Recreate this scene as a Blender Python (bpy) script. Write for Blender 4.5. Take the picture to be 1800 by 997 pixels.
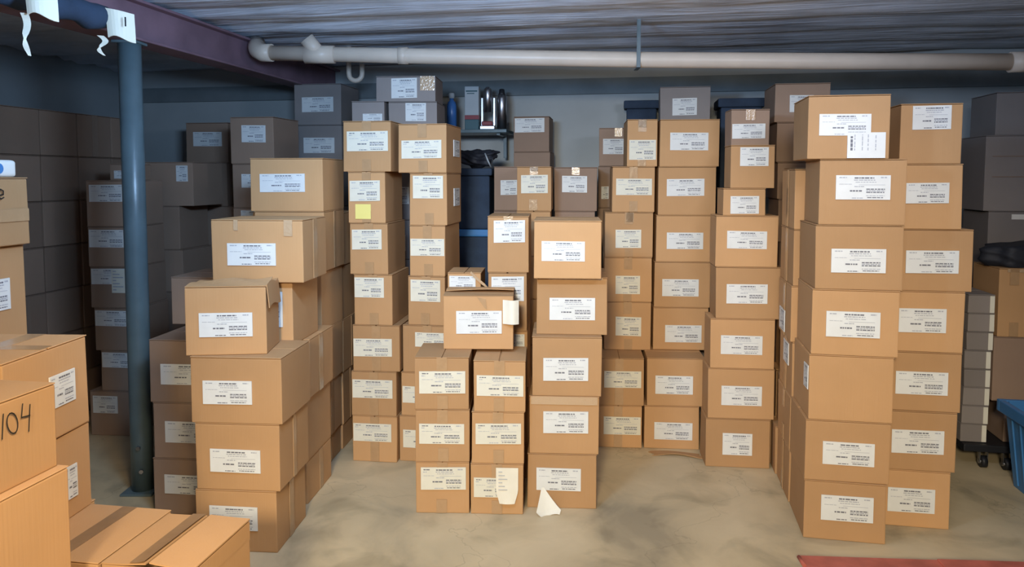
import bpy, bmesh, math, random
from mathutils import Vector, Matrix
random.seed(7)
for o in list(bpy.data.objects): bpy.data.objects.remove(o)
SC = bpy.context.scene
COL = SC.collection
R = math.radians

# ------------------------------------------------------------------ camera
FPX, CX, HOR, PITCH, CAMH = 1300.0, 900.0, 312.0, R(3.5), 1.6
PY = HOR + FPX*math.tan(PITCH)
cam = bpy.data.objects.new('camera', bpy.data.cameras.new('camera'))
COL.objects.link(cam)
cam.data.sensor_width = 36
cam.data.lens = FPX/1800*36
cam.data.shift_y = -(498.5-PY)/1800
cam.location = (0, 0, CAMH)
cam.rotation_euler = (R(90)-PITCH, 0, 0)
SC.camera = cam

# ------------------------------------------------------------------ light
SC.view_settings.view_transform = 'Standard'
SC.view_settings.look = 'None'
SC.view_settings.exposure = 0.06
SC.view_settings.gamma = 1
SC.view_settings.use_curve_mapping = False
W = bpy.data.worlds.new('world'); SC.world = W; W.use_nodes = True
W.node_tree.nodes['Background'].inputs[0].default_value = (0.48, 0.62, 0.95, 1)
W.node_tree.nodes['Background'].inputs[1].default_value = 0.27

def area(name, loc, target, sx, sy, power, col):
    l = bpy.data.lights.new(name, 'AREA'); l.shape = 'RECTANGLE'
    l.size, l.size_y, l.energy, l.color = sx, sy, power, col
    o = bpy.data.objects.new(name, l); COL.objects.link(o)
    o.location = loc
    o.rotation_euler = (Vector(target)-Vector(loc)).to_track_quat('-Z', 'Y').to_euler()
    return o
def spot(name, loc, target, power, col, size, blend, rad):
    l = bpy.data.lights.new(name, 'SPOT'); l.energy, l.color = power, col
    l.spot_size, l.spot_blend, l.shadow_soft_size = R(size), blend, rad
    o = bpy.data.objects.new(name, l); COL.objects.link(o)
    o.location = loc
    o.rotation_euler = (Vector(target)-Vector(loc)).to_track_quat('-Z', 'Y').to_euler()
spot('ceiling_spot_lamp', (-0.5, -1.5, 2.4), (0.42, 3.1, 0.30), 1230, (1.0, 0.86, 0.62), 58, .9, .3)
spot('near_ceiling_spot_lamp', (0.05, 0.45, 2.42), (-1.4, 1.7, 0.55), 330, (1.0, 0.80, 0.52), 64, 1.0, .2)
area('cool_ceiling_fill', (-0.5, 2.0, 2.1), (-0.8, 3.9, 2.45), 0.4, 0.2, 46, (0.40, 0.64, 1.0))  # added fill that washes the ceiling blue, not a fixture of the room
area('side_ceiling_fill', (1.2, 1.9, 2.16), (1.6, 3.9, 2.46), 0.5, 0.2, 15, (0.72, 0.80, 1.0))  # second added fill, brightens the right half of the ceiling

# ------------------------------------------------------------------ measuring
def ray(x, y):
    xc, yc = (x-CX)/FPX, -(y-PY)/FPX
    s, c = math.sin(PITCH), math.cos(PITCH)
    return Vector((xc, c+yc*s, yc*c-s))
EYE = Vector((0, 0, CAMH))
def at(x, y, Y):
    d = ray(x, y); return EYE+d*(Y/d.y)
def on_z(x, y, z=0.0):
    d = ray(x, y); return EYE+d*((z-CAMH)/d.z)
AX = R(-10)                                   # the room is turned ten degrees from the view
BU = Vector((math.cos(AX), math.sin(AX), 0)); AV = Vector((-math.sin(AX), math.cos(AX), 0))
def room(u, v, z=0): return BU*u+AV*v+Vector((0, 0, z))

# ------------------------------------------------------------------ materials
def mat(name, col, rough=.7, metal=0, spec=.3, noise=0, nscale=8, bump=0, bscale=60, objrand=0, alpha=None):
    m = bpy.data.materials.new(name); m.use_nodes = True
    nt = m.node_tree; N, L = nt.nodes, nt.links
    b = N['Principled BSDF']
    b.inputs['Roughness'].default_value = rough
    b.inputs['Metallic'].default_value = metal
    b.inputs['Specular IOR Level'].default_value = spec
    b.inputs['Base Color'].default_value = (*col, 1)
    tc = N.new('ShaderNodeTexCoord')
    src = None
    if noise:
        n = N.new('ShaderNodeTexNoise'); n.inputs['Scale'].default_value = nscale
        n.inputs['Detail'].default_value = 6
        L.new(tc.outputs['Object'], n.inputs['Vector'])
        r = N.new('ShaderNodeMapRange')
        r.inputs['From Min'].default_value = .3; r.inputs['From Max'].default_value = .7
        r.inputs['To Min'].default_value = 1-noise; r.inputs['To Max'].default_value = 1+noise
        L.new(n.outputs['Fac'], r.inputs['Value']); src = r.outputs[0]
    if objrand:
        oi = N.new('ShaderNodeObjectInfo')
        r2 = N.new('ShaderNodeMapRange')
        r2.inputs['To Min'].default_value = 1-objrand; r2.inputs['To Max'].default_value = 1+objrand*.6
        L.new(oi.outputs['Random'], r2.inputs['Value'])
        if src:
            mu = N.new('ShaderNodeMath'); mu.operation = 'MULTIPLY'
            L.new(src, mu.inputs[0]); L.new(r2.outputs[0], mu.inputs[1]); src = mu.outputs[0]
        else: src = r2.outputs[0]
    if src:
        v = N.new('ShaderNodeVectorMath'); v.operation = 'SCALE'
        v.inputs[0].default_value = col
        L.new(src, v.inputs['Scale']); L.new(v.outputs[0], b.inputs['Base Color'])
    if bump:
        n2 = N.new('ShaderNodeTexNoise'); n2.inputs['Scale'].default_value = bscale
        n2.inputs['Detail'].default_value = 4
        L.new(tc.outputs['Object'], n2.inputs['Vector'])
        bp = N.new('ShaderNodeBump'); bp.inputs['Strength'].default_value = bump
        bp.inputs['Distance'].default_value = .004
        L.new(n2.outputs['Fac'], bp.inputs['Height']); L.new(bp.outputs[0], b.inputs['Normal'])
    if alpha is not None: b.inputs['Alpha'].default_value = alpha
    return m

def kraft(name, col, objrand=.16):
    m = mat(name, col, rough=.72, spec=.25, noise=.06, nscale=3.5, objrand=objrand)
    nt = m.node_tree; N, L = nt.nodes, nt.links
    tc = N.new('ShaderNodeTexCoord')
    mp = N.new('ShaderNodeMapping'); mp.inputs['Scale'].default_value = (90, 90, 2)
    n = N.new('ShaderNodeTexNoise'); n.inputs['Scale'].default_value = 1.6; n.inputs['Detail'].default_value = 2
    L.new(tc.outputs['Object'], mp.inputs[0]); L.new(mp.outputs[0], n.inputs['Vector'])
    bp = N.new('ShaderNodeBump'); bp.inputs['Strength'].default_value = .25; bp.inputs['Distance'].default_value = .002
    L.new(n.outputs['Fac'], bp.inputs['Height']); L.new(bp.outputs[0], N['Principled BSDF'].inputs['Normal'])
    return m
M = {}
M['kraft'] = kraft('kraft_cardboard', (.49, .281, .130))
M['kraft_shaded'] = kraft('shaded_cardboard', (.32, .215, .15))  # kraft darkened: the shade on dim cartons is put into the colour
M['kraft_grey_shaded'] = kraft('grey_shaded_cardboard', (.27, .235, .215))  # greyed kraft: dim light painted into back cartons; slim boxes are grey themselves
M['paper'] = mat('label_paper', (.70, .705, .675), .7, noise=.03, nscale=20)
M['oldpaper'] = mat('yellowed_label_paper', (.70, .67, .55), .7, noise=.03, nscale=20)
M['cream'] = mat('cream_paper', (.78, .74, .62), .6, noise=.04, nscale=12)
M['ink'] = mat('printed_ink', (.16, .16, .18), .6)
M['palei'] = mat('pale_printed_ink', (.40, .41, .44), .7)
M['yellow'] = mat('sticky_note_paper', (.80, .70, .22), .6)
M['tape'] = mat('packing_tape', (.43, .265, .135), .22, spec=.5, noise=.05, nscale=30, bump=.3, bscale=40)
M['shadedtape'] = mat('shaded_packing_tape', (.30, .21, .15), .35, noise=.05, nscale=30)  # packing tape darkened for the left row, shade painted into its colour
M['browntape'] = mat('brown_packing_tape', (.25, .15, .075), .5, noise=.08, nscale=30)
M['clear'] = mat('clear_tape', (.50, .34, .20), .14, spec=.7, bump=.6, bscale=70)
M['marker'] = mat('marker_ink', (.03, .025, .02), .5)
M['steelblue'] = mat('blue_grey_paint', (.10, .145, .16), .32, spec=.5, noise=.12, nscale=9, bump=.1)
M['beam'] = mat('red_oxide_paint', (.21, .125, .15), .5, noise=.2, nscale=5, bump=.15)
M['pvc'] = mat('white_plastic_pipe', (.62, .52, .42), .38, noise=.05)
M['black'] = mat('black_plastic', (.015, .016, .02), .45)
M['navy'] = mat('navy_fabric', (.03, .048, .08), .8, noise=.2, bump=.4)
M['strap'] = mat('cream_strap', (.82, .76, .60), .6)
M['white'] = mat('white_plastic', (.78, .75, .68), .4)
M['blue'] = mat('blue_plastic', (.06, .21, .47), .38, noise=.05)
M['bottleblue'] = mat('blue_bottle_plastic', (.05, .16, .42), .25)
M['red'] = mat('red_paint', (.45, .12, .085), .5, noise=.2, nscale=12, bump=.2)
M['metal'] = mat('bright_metal', (.42, .43, .46), .32, metal=1)
M['grey'] = mat('grey_card', (.38, .42, .44), .6, noise=.05)
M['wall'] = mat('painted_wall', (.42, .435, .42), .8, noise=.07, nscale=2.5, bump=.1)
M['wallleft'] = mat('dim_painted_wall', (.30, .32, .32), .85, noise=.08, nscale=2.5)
M['rim'] = mat('painted_wall_shade', (.19, .21, .21), .8, noise=.15, nscale=4)  # shadow tone for the strip at the wall top, painted as colour
M['blackcloth'] = mat('black_bag', (.02, .022, .03), .6, bump=.2, bscale=25)
M['darkred'] = mat('dark_red_print', (.20, .03, .04), .5)
M['teal'] = mat('dark_teal_card', (.03, .09, .11), .5)

def floor_mat():
    m = mat('worn_concrete', (.42, .345, .215), .5, spec=.35)
    nt = m.node_tree; N, L = nt.nodes, nt.links; b = N['Principled BSDF']
    tc = N.new('ShaderNodeTexCoord')
    def noise(s, d, dist=0):
        n = N.new('ShaderNodeTexNoise'); n.inputs['Scale'].default_value = s; n.inputs['Detail'].default_value = d
        n.inputs['Distortion'].default_value = dist
        L.new(tc.outputs['Object'], n.inputs['Vector']); return n.outputs['Fac']
    cr = N.new('ShaderNodeValToRGB')
    e = cr.color_ramp.elements
    e[0].position = .30; e[0].color = (.36, .295, .19, 1)
    e[1].position = .68; e[1].color = (.66, .53, .33, 1)
    x = cr.color_ramp.elements.new(.48); x.color = (.55, .44, .27, 1)
    L.new(noise(1.7, 9, 1.2), cr.inputs[0])
    cr2 = N.new('ShaderNodeValToRGB')
    cr2.color_ramp.elements[0].position = .33; cr2.color_ramp.elements[0].color = (.55, .56, .55, 1)
    cr2.color_ramp.elements[1].position = .46; cr2.color_ramp.elements[1].color = (1, 1, 1, 1)
    L.new(noise(3.3, 7, .6), cr2.inputs[0])
    mx = N.new('ShaderNodeMix'); mx.data_type = 'RGBA'; mx.blend_type = 'MULTIPLY'; mx.inputs[0].default_value = .55
    L.new(cr.outputs[0], mx.inputs[6]); L.new(cr2.outputs[0], mx.inputs[7])
    # hairline cracks
    vo = N.new('ShaderNodeTexVoronoi'); vo.feature = 'DISTANCE_TO_EDGE'; vo.inputs['Scale'].default_value = .9
    ad = N.new('ShaderNodeVectorMath'); ad.operation = 'ADD'
    nz = N.new('ShaderNodeTexNoise'); nz.inputs['Scale'].default_value = 2.5; nz.inputs['Detail'].default_value = 5
    L.new(tc.outputs['Object'], nz.inputs['Vector'])
    L.new(tc.outputs['Object'], ad.inputs[0]); L.new(nz.outputs['Color'], ad.inputs[1]); L.new(ad.outputs[0], vo.inputs['Vector'])
    cm = N.new('ShaderNodeMapRange'); cm.inputs['From Max'].default_value = .006
    cm.inputs['To Min'].default_value = .8; cm.inputs['To Max'].default_value = 1
    L.new(vo.outputs['Distance'], cm.inputs['Value'])
    sc = N.new('ShaderNodeVectorMath'); sc.operation = 'SCALE'
    L.new(mx.outputs[2], sc.inputs[0]); L.new(cm.outputs[0], sc.inputs['Scale'])
    L.new(sc.outputs[0], b.inputs['Base Color'])
    bp = N.new('ShaderNodeBump'); bp.inputs['Strength'].default_value = .15; bp.inputs['Distance'].default_value = .01
    L.new(noise(14, 8), bp.inputs['Height']); L.new(bp.outputs[0], b.inputs['Normal'])
    return m
M['floor'] = floor_mat()
def ceil_mat():
    m = mat('ceiling_sheeting', (.66, .70, .77), .33, spec=.55, noise=.25, nscale=2.0)
    nt = m.node_tree; N, L = nt.nodes, nt.links
    tc = N.new('ShaderNodeTexCoord')
    mp = N.new('ShaderNodeMapping'); mp.inputs['Scale'].default_value = (1.2, 16, 1)
    n = N.new('ShaderNodeTexNoise'); n.inputs['Scale'].default_value = 1.5; n.inputs['Detail'].default_value = 5
    n.inputs['Distortion'].default_value = .8
    L.new(tc.outputs['Object'], mp.inputs[0]); L.new(mp.outputs[0], n.inputs['Vector'])
    bp = N.new('ShaderNodeBump'); bp.inputs['Strength'].default_value = .5; bp.inputs['Distance'].default_value = .02
    L.new(n.outputs['Fac'], bp.inputs['Height']); L.new(bp.outputs[0], N['Principled BSDF'].inputs['Normal'])
    return m
M['ceiling'] = ceil_mat()

# ------------------------------------------------------------------ mesh helpers
def link(name, bm, m, parent=None, smooth=False):
    me = bpy.data.meshes.new(name); bm.normal_update(); bm.to_mesh(me); bm.free()
    for x in (m if isinstance(m, (list, tuple)) else [m]): me.materials.append(M[x])
    o = bpy.data.objects.new(name, me); COL.objects.link(o)
    if parent: o.parent = parent
    if smooth:
        for p in me.polygons: p.use_smooth = True
    return o
def tag(o, label, cat, group=None):
    o['label'] = label; o['category'] = cat
    if group: o['group'] = group
    return o
def thing(name, label, cat, loc, rz=0, group=None):
    o = bpy.data.objects.new(name, None); COL.objects.link(o)
    o.empty_display_size = .1
    o.location = loc; o.rotation_euler = (0, 0, rz)
    return tag(o, label, cat, group)
def box(bm, x0, y0, z0, x1, y1, z1, bev=0, jit=0, rng=None, mi=0, seg=1):
    vs = []
    for z in (z0, z1):
        for (x, y) in ((x0, y0), (x1, y0), (x1, y1), (x0, y1)):
            p = Vector((x, y, z))
            if jit: p += Vector((rng.uniform(-jit, jit), rng.uniform(-jit, jit), 0))
            vs.append(bm.verts.new(p))
    fs = [bm.faces.new([vs[i] for i in f]) for f in
          ((3, 2, 1, 0), (4, 5, 6, 7), (0, 1, 5, 4), (1, 2, 6, 5), (2, 3, 7, 6), (3, 0, 4, 7))]
    for f in fs: f.material_index = mi
    if bev:
        es = list({e for f in fs for e in f.edges})
        bmesh.ops.bevel(bm, geom=es, offset=bev, segments=seg, affect='EDGES', profile=.6)
    return fs
def tube(bm, pts, r, n=16, mi=0, caps=True):
    rings = []
    pts = [Vector(p) for p in pts]
    rr = r if isinstance(r, (list, tuple)) else [r]*len(pts)
    for i, p in enumerate(pts):
        d = (pts[min(i+1, len(pts)-1)]-pts[max(i-1, 0)]).normalized()
        a = d.orthogonal().normalized() if i == 0 else (pa-d*pa.dot(d)).normalized()
        pa = a; b = d.cross(a)
        rings.append([bm.verts.new(p+(a*math.cos(t)+b*math.sin(t))*rr[i]) for t in (2*math.pi*k/n for k in range(n))])
    for i in range(len(rings)-1):
        for k in range(n):
            f = bm.faces.new((rings[i][k], rings[i][(k+1) % n], rings[i+1][(k+1) % n], rings[i+1][k])); f.material_index = mi; f.smooth = True
    if caps:
        f = bm.faces.new(rings[0][::-1]); f.material_index = mi
        f = bm.faces.new(rings[-1]); f.material_index = mi
def lathe(bm, prof, n=20, mi=0, cx=0, cy=0):
    tube(bm, [(cx, cy, z) for (z, r) in prof], [r for (z, r) in prof], n, mi)
def sheet(bm, fn, nu, nv, th=.0008, mi=0):
    """a thin curved sheet of paper with two sides"""
    g = [[Vector(fn(i/nu, j/nv)) for j in range(nv+1)] for i in range(nu+1)]
    f0 = []
    V = [[bm.verts.new(p) for p in row] for row in g]
    for i in range(nu):
        for j in range(nv):
            f0.append(bm.faces.new((V[i][j], V[i+1][j], V[i+1][j+1], V[i][j+1])))
    for f in f0: f.material_index = mi
    bmesh.ops.recalc_face_normals(bm, faces=f0)
    bmesh.ops.solidify(bm, geom=f0, thickness=th)

# ------------------------------------------------------------------ cartons
class Face:
    """a face of a carton: u runs to the right as one looks at it, v upwards"""
    def __init__(s, c, side):
        s.c, s.side = c, side
    def p(s, u, v, off=0):
        w, D, h = s.c.w, s.c.D, s.c.h
        if s.side == 'front': return Vector((u-w/2, -D/2-off, v))
        if s.side == 'right': return Vector((w/2+off, u-D/2, v))
        if s.side == 'left': return Vector((-w/2-off, D/2-u, v))
        return Vector((u-w/2, v-D/2, h+off))
    def size(s):
        c = s.c
        return {'front': (c.w, c.h), 'right': (c.D, c.h), 'left': (c.D, c.h), 'top': (c.w, c.D)}[s.side]
    def hit(s, x, y):
        c = s.c
        o, a, b = s.p(0, 0), s.p(1, 0), s.p(0, 1)
        mw = Matrix.Translation(c.base) @ Matrix.Rotation(c.rz, 4, 'Z')
        O, U, Vv = mw@o, (mw@a)-(mw@o), (mw@b)-(mw@o)
        n = U.cross(Vv); d = ray(x, y)
        P = EYE+d*((O-EYE).dot(n)/d.dot(n))-O
        return P.dot(U), P.dot(Vv)
    def rect(s, r):
        x0, y0, x1, y1 = r; xm, ym = (x0+x1)/2, (y0+y1)/2
        return s.hit(x0, ym)[0], s.hit(xm, y1)[1], s.hit(x1, ym)[0], s.hit(xm, y0)[1]
def quad(bm, F, u0, v0, u1, v1, off, mi=0, th=0, skew=0):
    P = [F.p(u0, v0+0, off), F.p(u1, v0+skew, off), F.p(u1, v1+skew, off), F.p(u0, v1, off)]
    vs = [bm.verts.new(p) for p in P]
    f = bm.faces.new(vs); f.material_index = mi
    if th:
        P2 = [F.p(u0, v0, .0001), F.p(u1, v0+skew, .0001), F.p(u1, v1+skew, .0001), F.p(u0, v1, .0001)]
        v2 = [bm.verts.new(p) for p in P2]
        for i in range(4):
            f = bm.faces.new((vs[i], v2[i], v2[(i+1) % 4], vs[(i+1) % 4])); f.material_index = mi
BASE = .0036      # stickers stand this far off the mean plane of the slightly uneven board
def shipping_label(F, r, root, rng, off=BASE, mats=('paper', 'ink', 'palei'), name='shipping_label', old=False):
    """white printed sticker: lines of type, a code block and rules, too small to read"""
    u0, v0, u1, v1 = r
    fw, fh = F.size()
    u0 = max(u0, .006); u1 = min(u1, fw-.006); v0 = max(v0, .006); v1 = min(v1, fh-.006)
    w, h = u1-u0, v1-v0
    if w < .01 or h < .01: return
    bm = bmesh.new()
    sk = rng.uniform(-.03, .03)*h
    quad(bm, F, u0, v0, u1, v1, off, 0, th=1, skew=sk)
    def line(a, b, y, t, mi, dash=True):
        x = a
        while x < b:
            dx = rng.uniform(.025, .09) if dash else b-a
            e = min(x+dx, b)
            s = sk*(x+e)/2
            quad(bm, F, u0+x*w, v0+y*h+s, u0+e*w, v0+(y+t)*h+s, off+.0006, mi)
            x = e+rng.uniform(.008, .016)
    wide = w/h > 1.75
    line(.34, .70 if wide else .78, .86, .055, 1)
    line(.33, .72 if wide else .80, .78, .04, 2)
    line(.36, .74, .70, .03, 2)
    line(.06, .20, .88, .045, 1 if old else 2); line(.82, .93, .88, .05, 2)
    if old: line(.05, .13, .78, .04, 2)
    line(.06, .30, .62, .02, 2); line(.42, .90, .60, .015, 2, False)
    line(.34, .52, .52, .035, 2)
    line(.26, .48, .33, .06, 1)
    for k in range(3): line(.56, .90, .28+k*.065, .045, 1 if k != 1 else 2)
    line(.56, .90, .15, .03, 2)
    line(.58, .88, .07, .035, 1)
    line(.30, .50, .05, .035, 1 if rng.random() < .6 else 2)
    link(name, bm, list(mats), root)

class Carton: pass
HALF = .0015
def carton(P, w, D, h, z, rz, label, group, look='kraft', seam='x', tape=None, tops=False, deep=1.0):
    """P: front left corner on plan.  Root at the middle of the base."""
    c = Carton(); c.w, c.D, c.h, c.rz = w, D, h, rz
    c.base = Vector((P[0], P[1], z)) + Matrix.Rotation(rz, 3, 'Z') @ Vector((w/2, D/2, 0))
    rng = random.Random(hash((round(P[0], 3), round(z, 3), round(w, 3))) & 0xffff); c.rng = rng
    c.root = thing('cardboard_box', label, 'box', c.base, rz, group)
    bm = bmesh.new()
    t = .004
    opn = tops == 'open'; zb = h-t-.0015-(.045 if opn else 0)
    box(bm, -w/2+.001, -D/2+.001, 0.0008, w/2-.001, D/2-.001, zb, bev=.004, jit=.0018 if not opn else 0, rng=rng, seg=2)
    if opn:             # an open topped carton: board walls standing above the filling
        for (x0, y0, x1, y1) in ((-w/2+.001, -D/2+.001, w/2-.001, -D/2+.006), (-w/2+.001, D/2-.006, w/2-.001, D/2-.001), (-w/2+.001, -D/2+.006, -w/2+.006, D/2-.006), (w/2-.006, -D/2+.006, w/2-.001, D/2-.006)):
            box(bm, x0, y0, zb-.012, x1, y1, h-t-.0015)
    # the two long flaps meeting over the top
    if not tops:
        g = rng.uniform(.0015, .004)
        if seam == 'x':
            box(bm, -w/2, -D/2, h-t, w/2, -g, h, bev=.0012); box(bm, -w/2, g, h-t, w/2, D/2, h, bev=.0012)
        else:
            box(bm, -w/2, -D/2, h-t, -g, D/2, h, bev=.0012); box(bm, g, -D/2, h-t, w/2, D/2, h, bev=.0012)
    c.body = link('carton', bm, look, c.root)
    c.F = {s: Face(c, s) for s in ('front', 'right', 'left', 'top')}
    if tape: add_tape(c, tape)
    return c
def add_tape(c, kind='tape', side='front', down=.07, u=None, wd=.05, both=True, full=False):
    """tape along the top seam and folded down over the face"""
    F = c.F[side]; fw, fh = F.size(); u = fw/2 if u is None else u
    h = c.h; ro = c.rng.uniform(-.006, .006)
    def strip(u0, v0, u1, v1):
        bm = bmesh.new(); quad(bm, F, u0, v0, u1, v1, .0028, th=1); link('packing_tape', bm, kind, c.root)
    if full: strip(u-wd/2, .004, u+wd/2, h-.004)
    else:
        strip(u-wd/2, h-down, u+wd/2, h-.002)
        if both: strip(u-wd/2+ro, .003, u+wd/2+ro, down*.9)
ORD = ['', 'first', 'second', 'third', 'fourth', 'fifth', 'sixth', 'seventh', 'eighth']
STACKS = {}
def stack(key, where, group, rz, D, rows, d=None, yf=None, look='kraft', seam='x', tape=None, z0=0, desc='brown carton with white label', side='l', hid=None, jit=.8):
    """rows bottom to top: dict(x=(left,right), t=top y, r=label rect, ...) measured along the front left (or right) edge"""
    out = []; z = z0
    n = len(rows)
    rz = R(rz)
    for i, q in enumerate(rows):
        dd = q.get('d', d)
        x0, x1 = q['x']
        if dd is None:
            dd = on_z(x0 if side == 'l' else x1, yf).y
            d = dd
        zt = at(x0 if side == 'l' else x1, q['t'], dd).z
        ym = HOR-(((z+zt)/2)-CAMH)*FPX/dd
        rng = random.Random(i*31+len(key)*7)
        a = rz+R(q.get('a', rng.uniform(-jit, jit)))
        ca, sa = math.cos(a), math.sin(a)
        if side == 'l':
            A = at(x0, ym, dd); k = ray(x1, ym); k = k.x/k.y
            # A.x+s*ca = k*(A.y+s*sa)
            s = (k*A.y-A.x)/(ca-k*sa); P = (A.x, A.y)
        else:
            A = at(x1, ym, dd); k = ray(x0, ym); k = k.x/k.y
            s = (A.x-k*A.y)/(ca-k*sa); P = (A.x-s*ca, A.y-s*sa)
        nm = ('topmost' if i == n-1 else 'bottom one' if i == 0 else ORD[i+1]+' up')
        lab = q.get('label') or f"{q.get('desc', desc)}, {nm} {where}"
        grp = group
        if q.get('hid') or hid: lab = hid or q['hid']
        c = carton(P, s, q.get('D', D), zt-z, z, a, lab, grp, q.get('look', look), q.get('seam', seam), None)
        c.q = q
        tp = q.get('tape', tape)
        if tp: add_tape(c, tp, down=min(.075, c.h*.3), full=q.get('ftape', False))
        if q.get('r'): shipping_label(c.F['front'], c.F['front'].rect(q['r']), c.root, c.rng, old=q.get('old', False), off=BASE, mats=('oldpaper' if key in ('s3', 's4', 's7', 's10b', 's5a', 's5b') else 'paper', 'ink', 'palei'))
        z = zt
        out.append(c)
    STACKS[key] = out
    return out
def b(x0, x1, t, r=None, **k): return dict(x=(x0, x1), t=t, r=r, **k)

# ------------------------------------------------------------------ room
UL, UR, VB, VF, ZC = -4.35, 2.95, 5.78, -3.2, 2.5
def struct(name, bm, m):
    o = link(name, bm, m); o['kind'] = 'structure'; return o
def slab(name, u0, v0, z0, u1, v1, z1, m):
    bm = bmesh.new(); box(bm, u0, v0, z0, u1, v1, z1)
    o = struct(name, bm, m); o.rotation_euler = (0, 0, AX); return o
slab('floor', UL-.15, VF, -.12, UR+.15, VB+.15, 0, 'floor')
slab('wall_back', UL-.15, VB, 0, UR+.15, VB+.15, ZC+.12, 'wall')
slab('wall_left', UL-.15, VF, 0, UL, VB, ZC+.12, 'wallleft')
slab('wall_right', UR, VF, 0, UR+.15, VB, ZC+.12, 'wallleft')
slab('shade_strip_1', UL, VB-.035, 2.24, UR, VB, 2.36, 'rim')  # dark strip standing in for the shadow cast along the wall top
bm = bmesh.new()
nu, nv = 90, 130
def ceil_z(u, v):
    ph = v*2*math.pi/.41
    return ZC + .014*math.cos(ph) + .010*math.sin(v*31+1.6*math.sin(u*1.3)) + .008*math.sin(v*57+2*math.sin(u*2.1+v))
G = [[bm.verts.new((UL+(UR-UL)*i/nu, VF+(VB-VF)*j/nv, ceil_z(UL+(UR-UL)*i/nu, VF+(VB-VF)*j/nv))) for j in range(nv+1)] for i in range(nu+1)]
for i in range(nu):
    for j in range(nv):
        f = bm.faces.new((G[i][j], G[i][j+1], G[i+1][j+1], G[i+1][j])); f.smooth = True
o = struct('ceiling', bm, 'ceiling'); o.rotation_euler = (0, 0, AX)

# ------------------------------------------------------------------ front left row, along the aisle
WL = 'in front-left stack under the crumpled box'
S1 = stack('s1', 'in the front-left aisle stack', 'cartons in the front left row', -4.2, .345, [
    b(345, 487, 860, (369, 890, 453, 931)), b(344, 492, 743, (370, 790, 458, 830)),
    b(335, 495, 627, (357, 670, 443, 711))], yf=967, jit=.5)
zt1 = .0
def top_z(c): return c.base.z+c.h
# crumpled box on top of it, flap sprung open
zA = top_z(S1[-1])
A = at(325, 565, 3.10)
cr = carton((A.x, A.y), .338, .235, .295, zA, R(5.5), 'dented carton with sprung open flaps atop the front-left aisle stack', 'cartons in the front left row', tops=True)
shipping_label(cr.F['front'], cr.F['front'].rect((350, 550, 444, 592)), cr.root, cr.rng)
for (x0, x1, y0, y1, tx, up) in ((-.167, .17, -.117, .0, .06, 0), (-.165, .168, .005, .117, -.02, 0)):
    bm = bmesh.new()
    sheet(bm, lambda s, t: (x0+(x1-x0)*s, y0+(y1-y0)*t, .292+.004+tx*.35*(t if tx > 0 else 1-t)*(.4+.6*s)+.006*math.sin(9*s+4*t)*t), 10, 5, .004)
    link('flap', bm, 'kraft', cr.root)
bm = bmesh.new()
sheet(bm, lambda s, t: (.169+.003+.010*t, -.115+.22*s, .30-.10*t+.01*math.sin(s*5)), 8, 4, .004)
link('flap', bm, 'kraft', cr.root)
# second column
S1b = stack('s1b', 'in second column of the front-left row', 'cartons in the front left row', -4.6, .35, [
    b(415, 541, 812), b(415, 541, 701), b(415, 545, 597),
    b(412, 515, 495, (440, 514, 497, 576), d=3.405, D=.34, look='kraft')], d=3.535, side='r',
    desc='brown carton, right side showing', jit=.3)
# tops of the second column are levelled to the first
def relevel(cs, zs):
    z = 0
    for c, zz in zip(cs, zs):
        s = (zz-z)/c.h
        c.root.scale = (1, 1, s); c.root.location.z = z; c.base.z = z; c.h = c.h  # board height follows
        c.h *= s; z = zz
LV = [top_z(S1[0]), top_z(S1[1]), top_z(S1[2]), 1.112, 1.405, 1.70]
T5 = stack('t5', 'of the second column, behind the dented box', 'cartons in the front left row', -4, .33, [
    b(372, 533, 386, (400, 428, 485, 467))], d=3.385, z0=top_z(S1b[-1]), jit=0, side='l')
add_tape(T5[0], 'clear', down=.075, u=T5[0].w*.84, wd=.04, both=False)
add_tape(T5[0], 'clear', down=.05, u=T5[0].w*.27, wd=.02, both=False)
S1b[3].root['label'] = 'carton behind the dented one, a sliver of white label showing'
T5[0].root['label'] = 'large carton with clear tape glints, behind and above the dented box'
S1c = stack('s1c', 'in third column of the front-left row', 'cartons in the front left row', -4.6, .35, [
    b(424, 563, 783), b(424, 566, 683), b(424, 568, 583), b(428, 566, 478), b(448, 570, 372)], d=3.90, side='r',
    desc='brown carton, right side showing', jit=.4)
T6 = stack('t6', '', 'cartons in the front left row', -4, .37, [
    b(440, 568, 278, (457, 306, 536, 338))], d=3.93, z0=top_z(S1c[-1]), jit=0)
T6[0].root['label'] = 'carton topping the front-left row, above the large taped carton'
S1d = stack('s1d', 'in rearmost column of the front-left row', 'cartons in the front left row', -4.6, .33, [
    b(430, 603, 747), b(430, 604, 655), b(430, 604, 562), b(440, 602, 467), b(445, 603, 374)], d=4.27, side='r',
    desc='brown carton, right side showing', jit=.4)
# taped side seams of the row
for c in S1+S1b[:3]+S1c+S1d+T6+T5:
    if c.rng.random() < .75: add_tape(c, 'tape', 'right', u=c.D*c.rng.uniform(.42, .58), wd=c.rng.uniform(.035, .055), full=True)
# ------------------------------------------------------------------ stack beside the post
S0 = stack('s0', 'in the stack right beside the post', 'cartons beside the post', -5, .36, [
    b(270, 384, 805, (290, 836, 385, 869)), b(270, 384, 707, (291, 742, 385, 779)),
    b(263, 380, 597, (283, 641, 378, 677))], yf=903, look='kraft_shaded', desc='shaded carton with white label')
S0t = stack('s0t', '', 'cartons beside the post', -5, .36, [b(301, 394, 487)], d=3.8, z0=top_z(S0[-1]), look='kraft_shaded')
S0t[0].root['label'] = 'shaded unlabelled carton set back on the stack beside the post'
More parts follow.
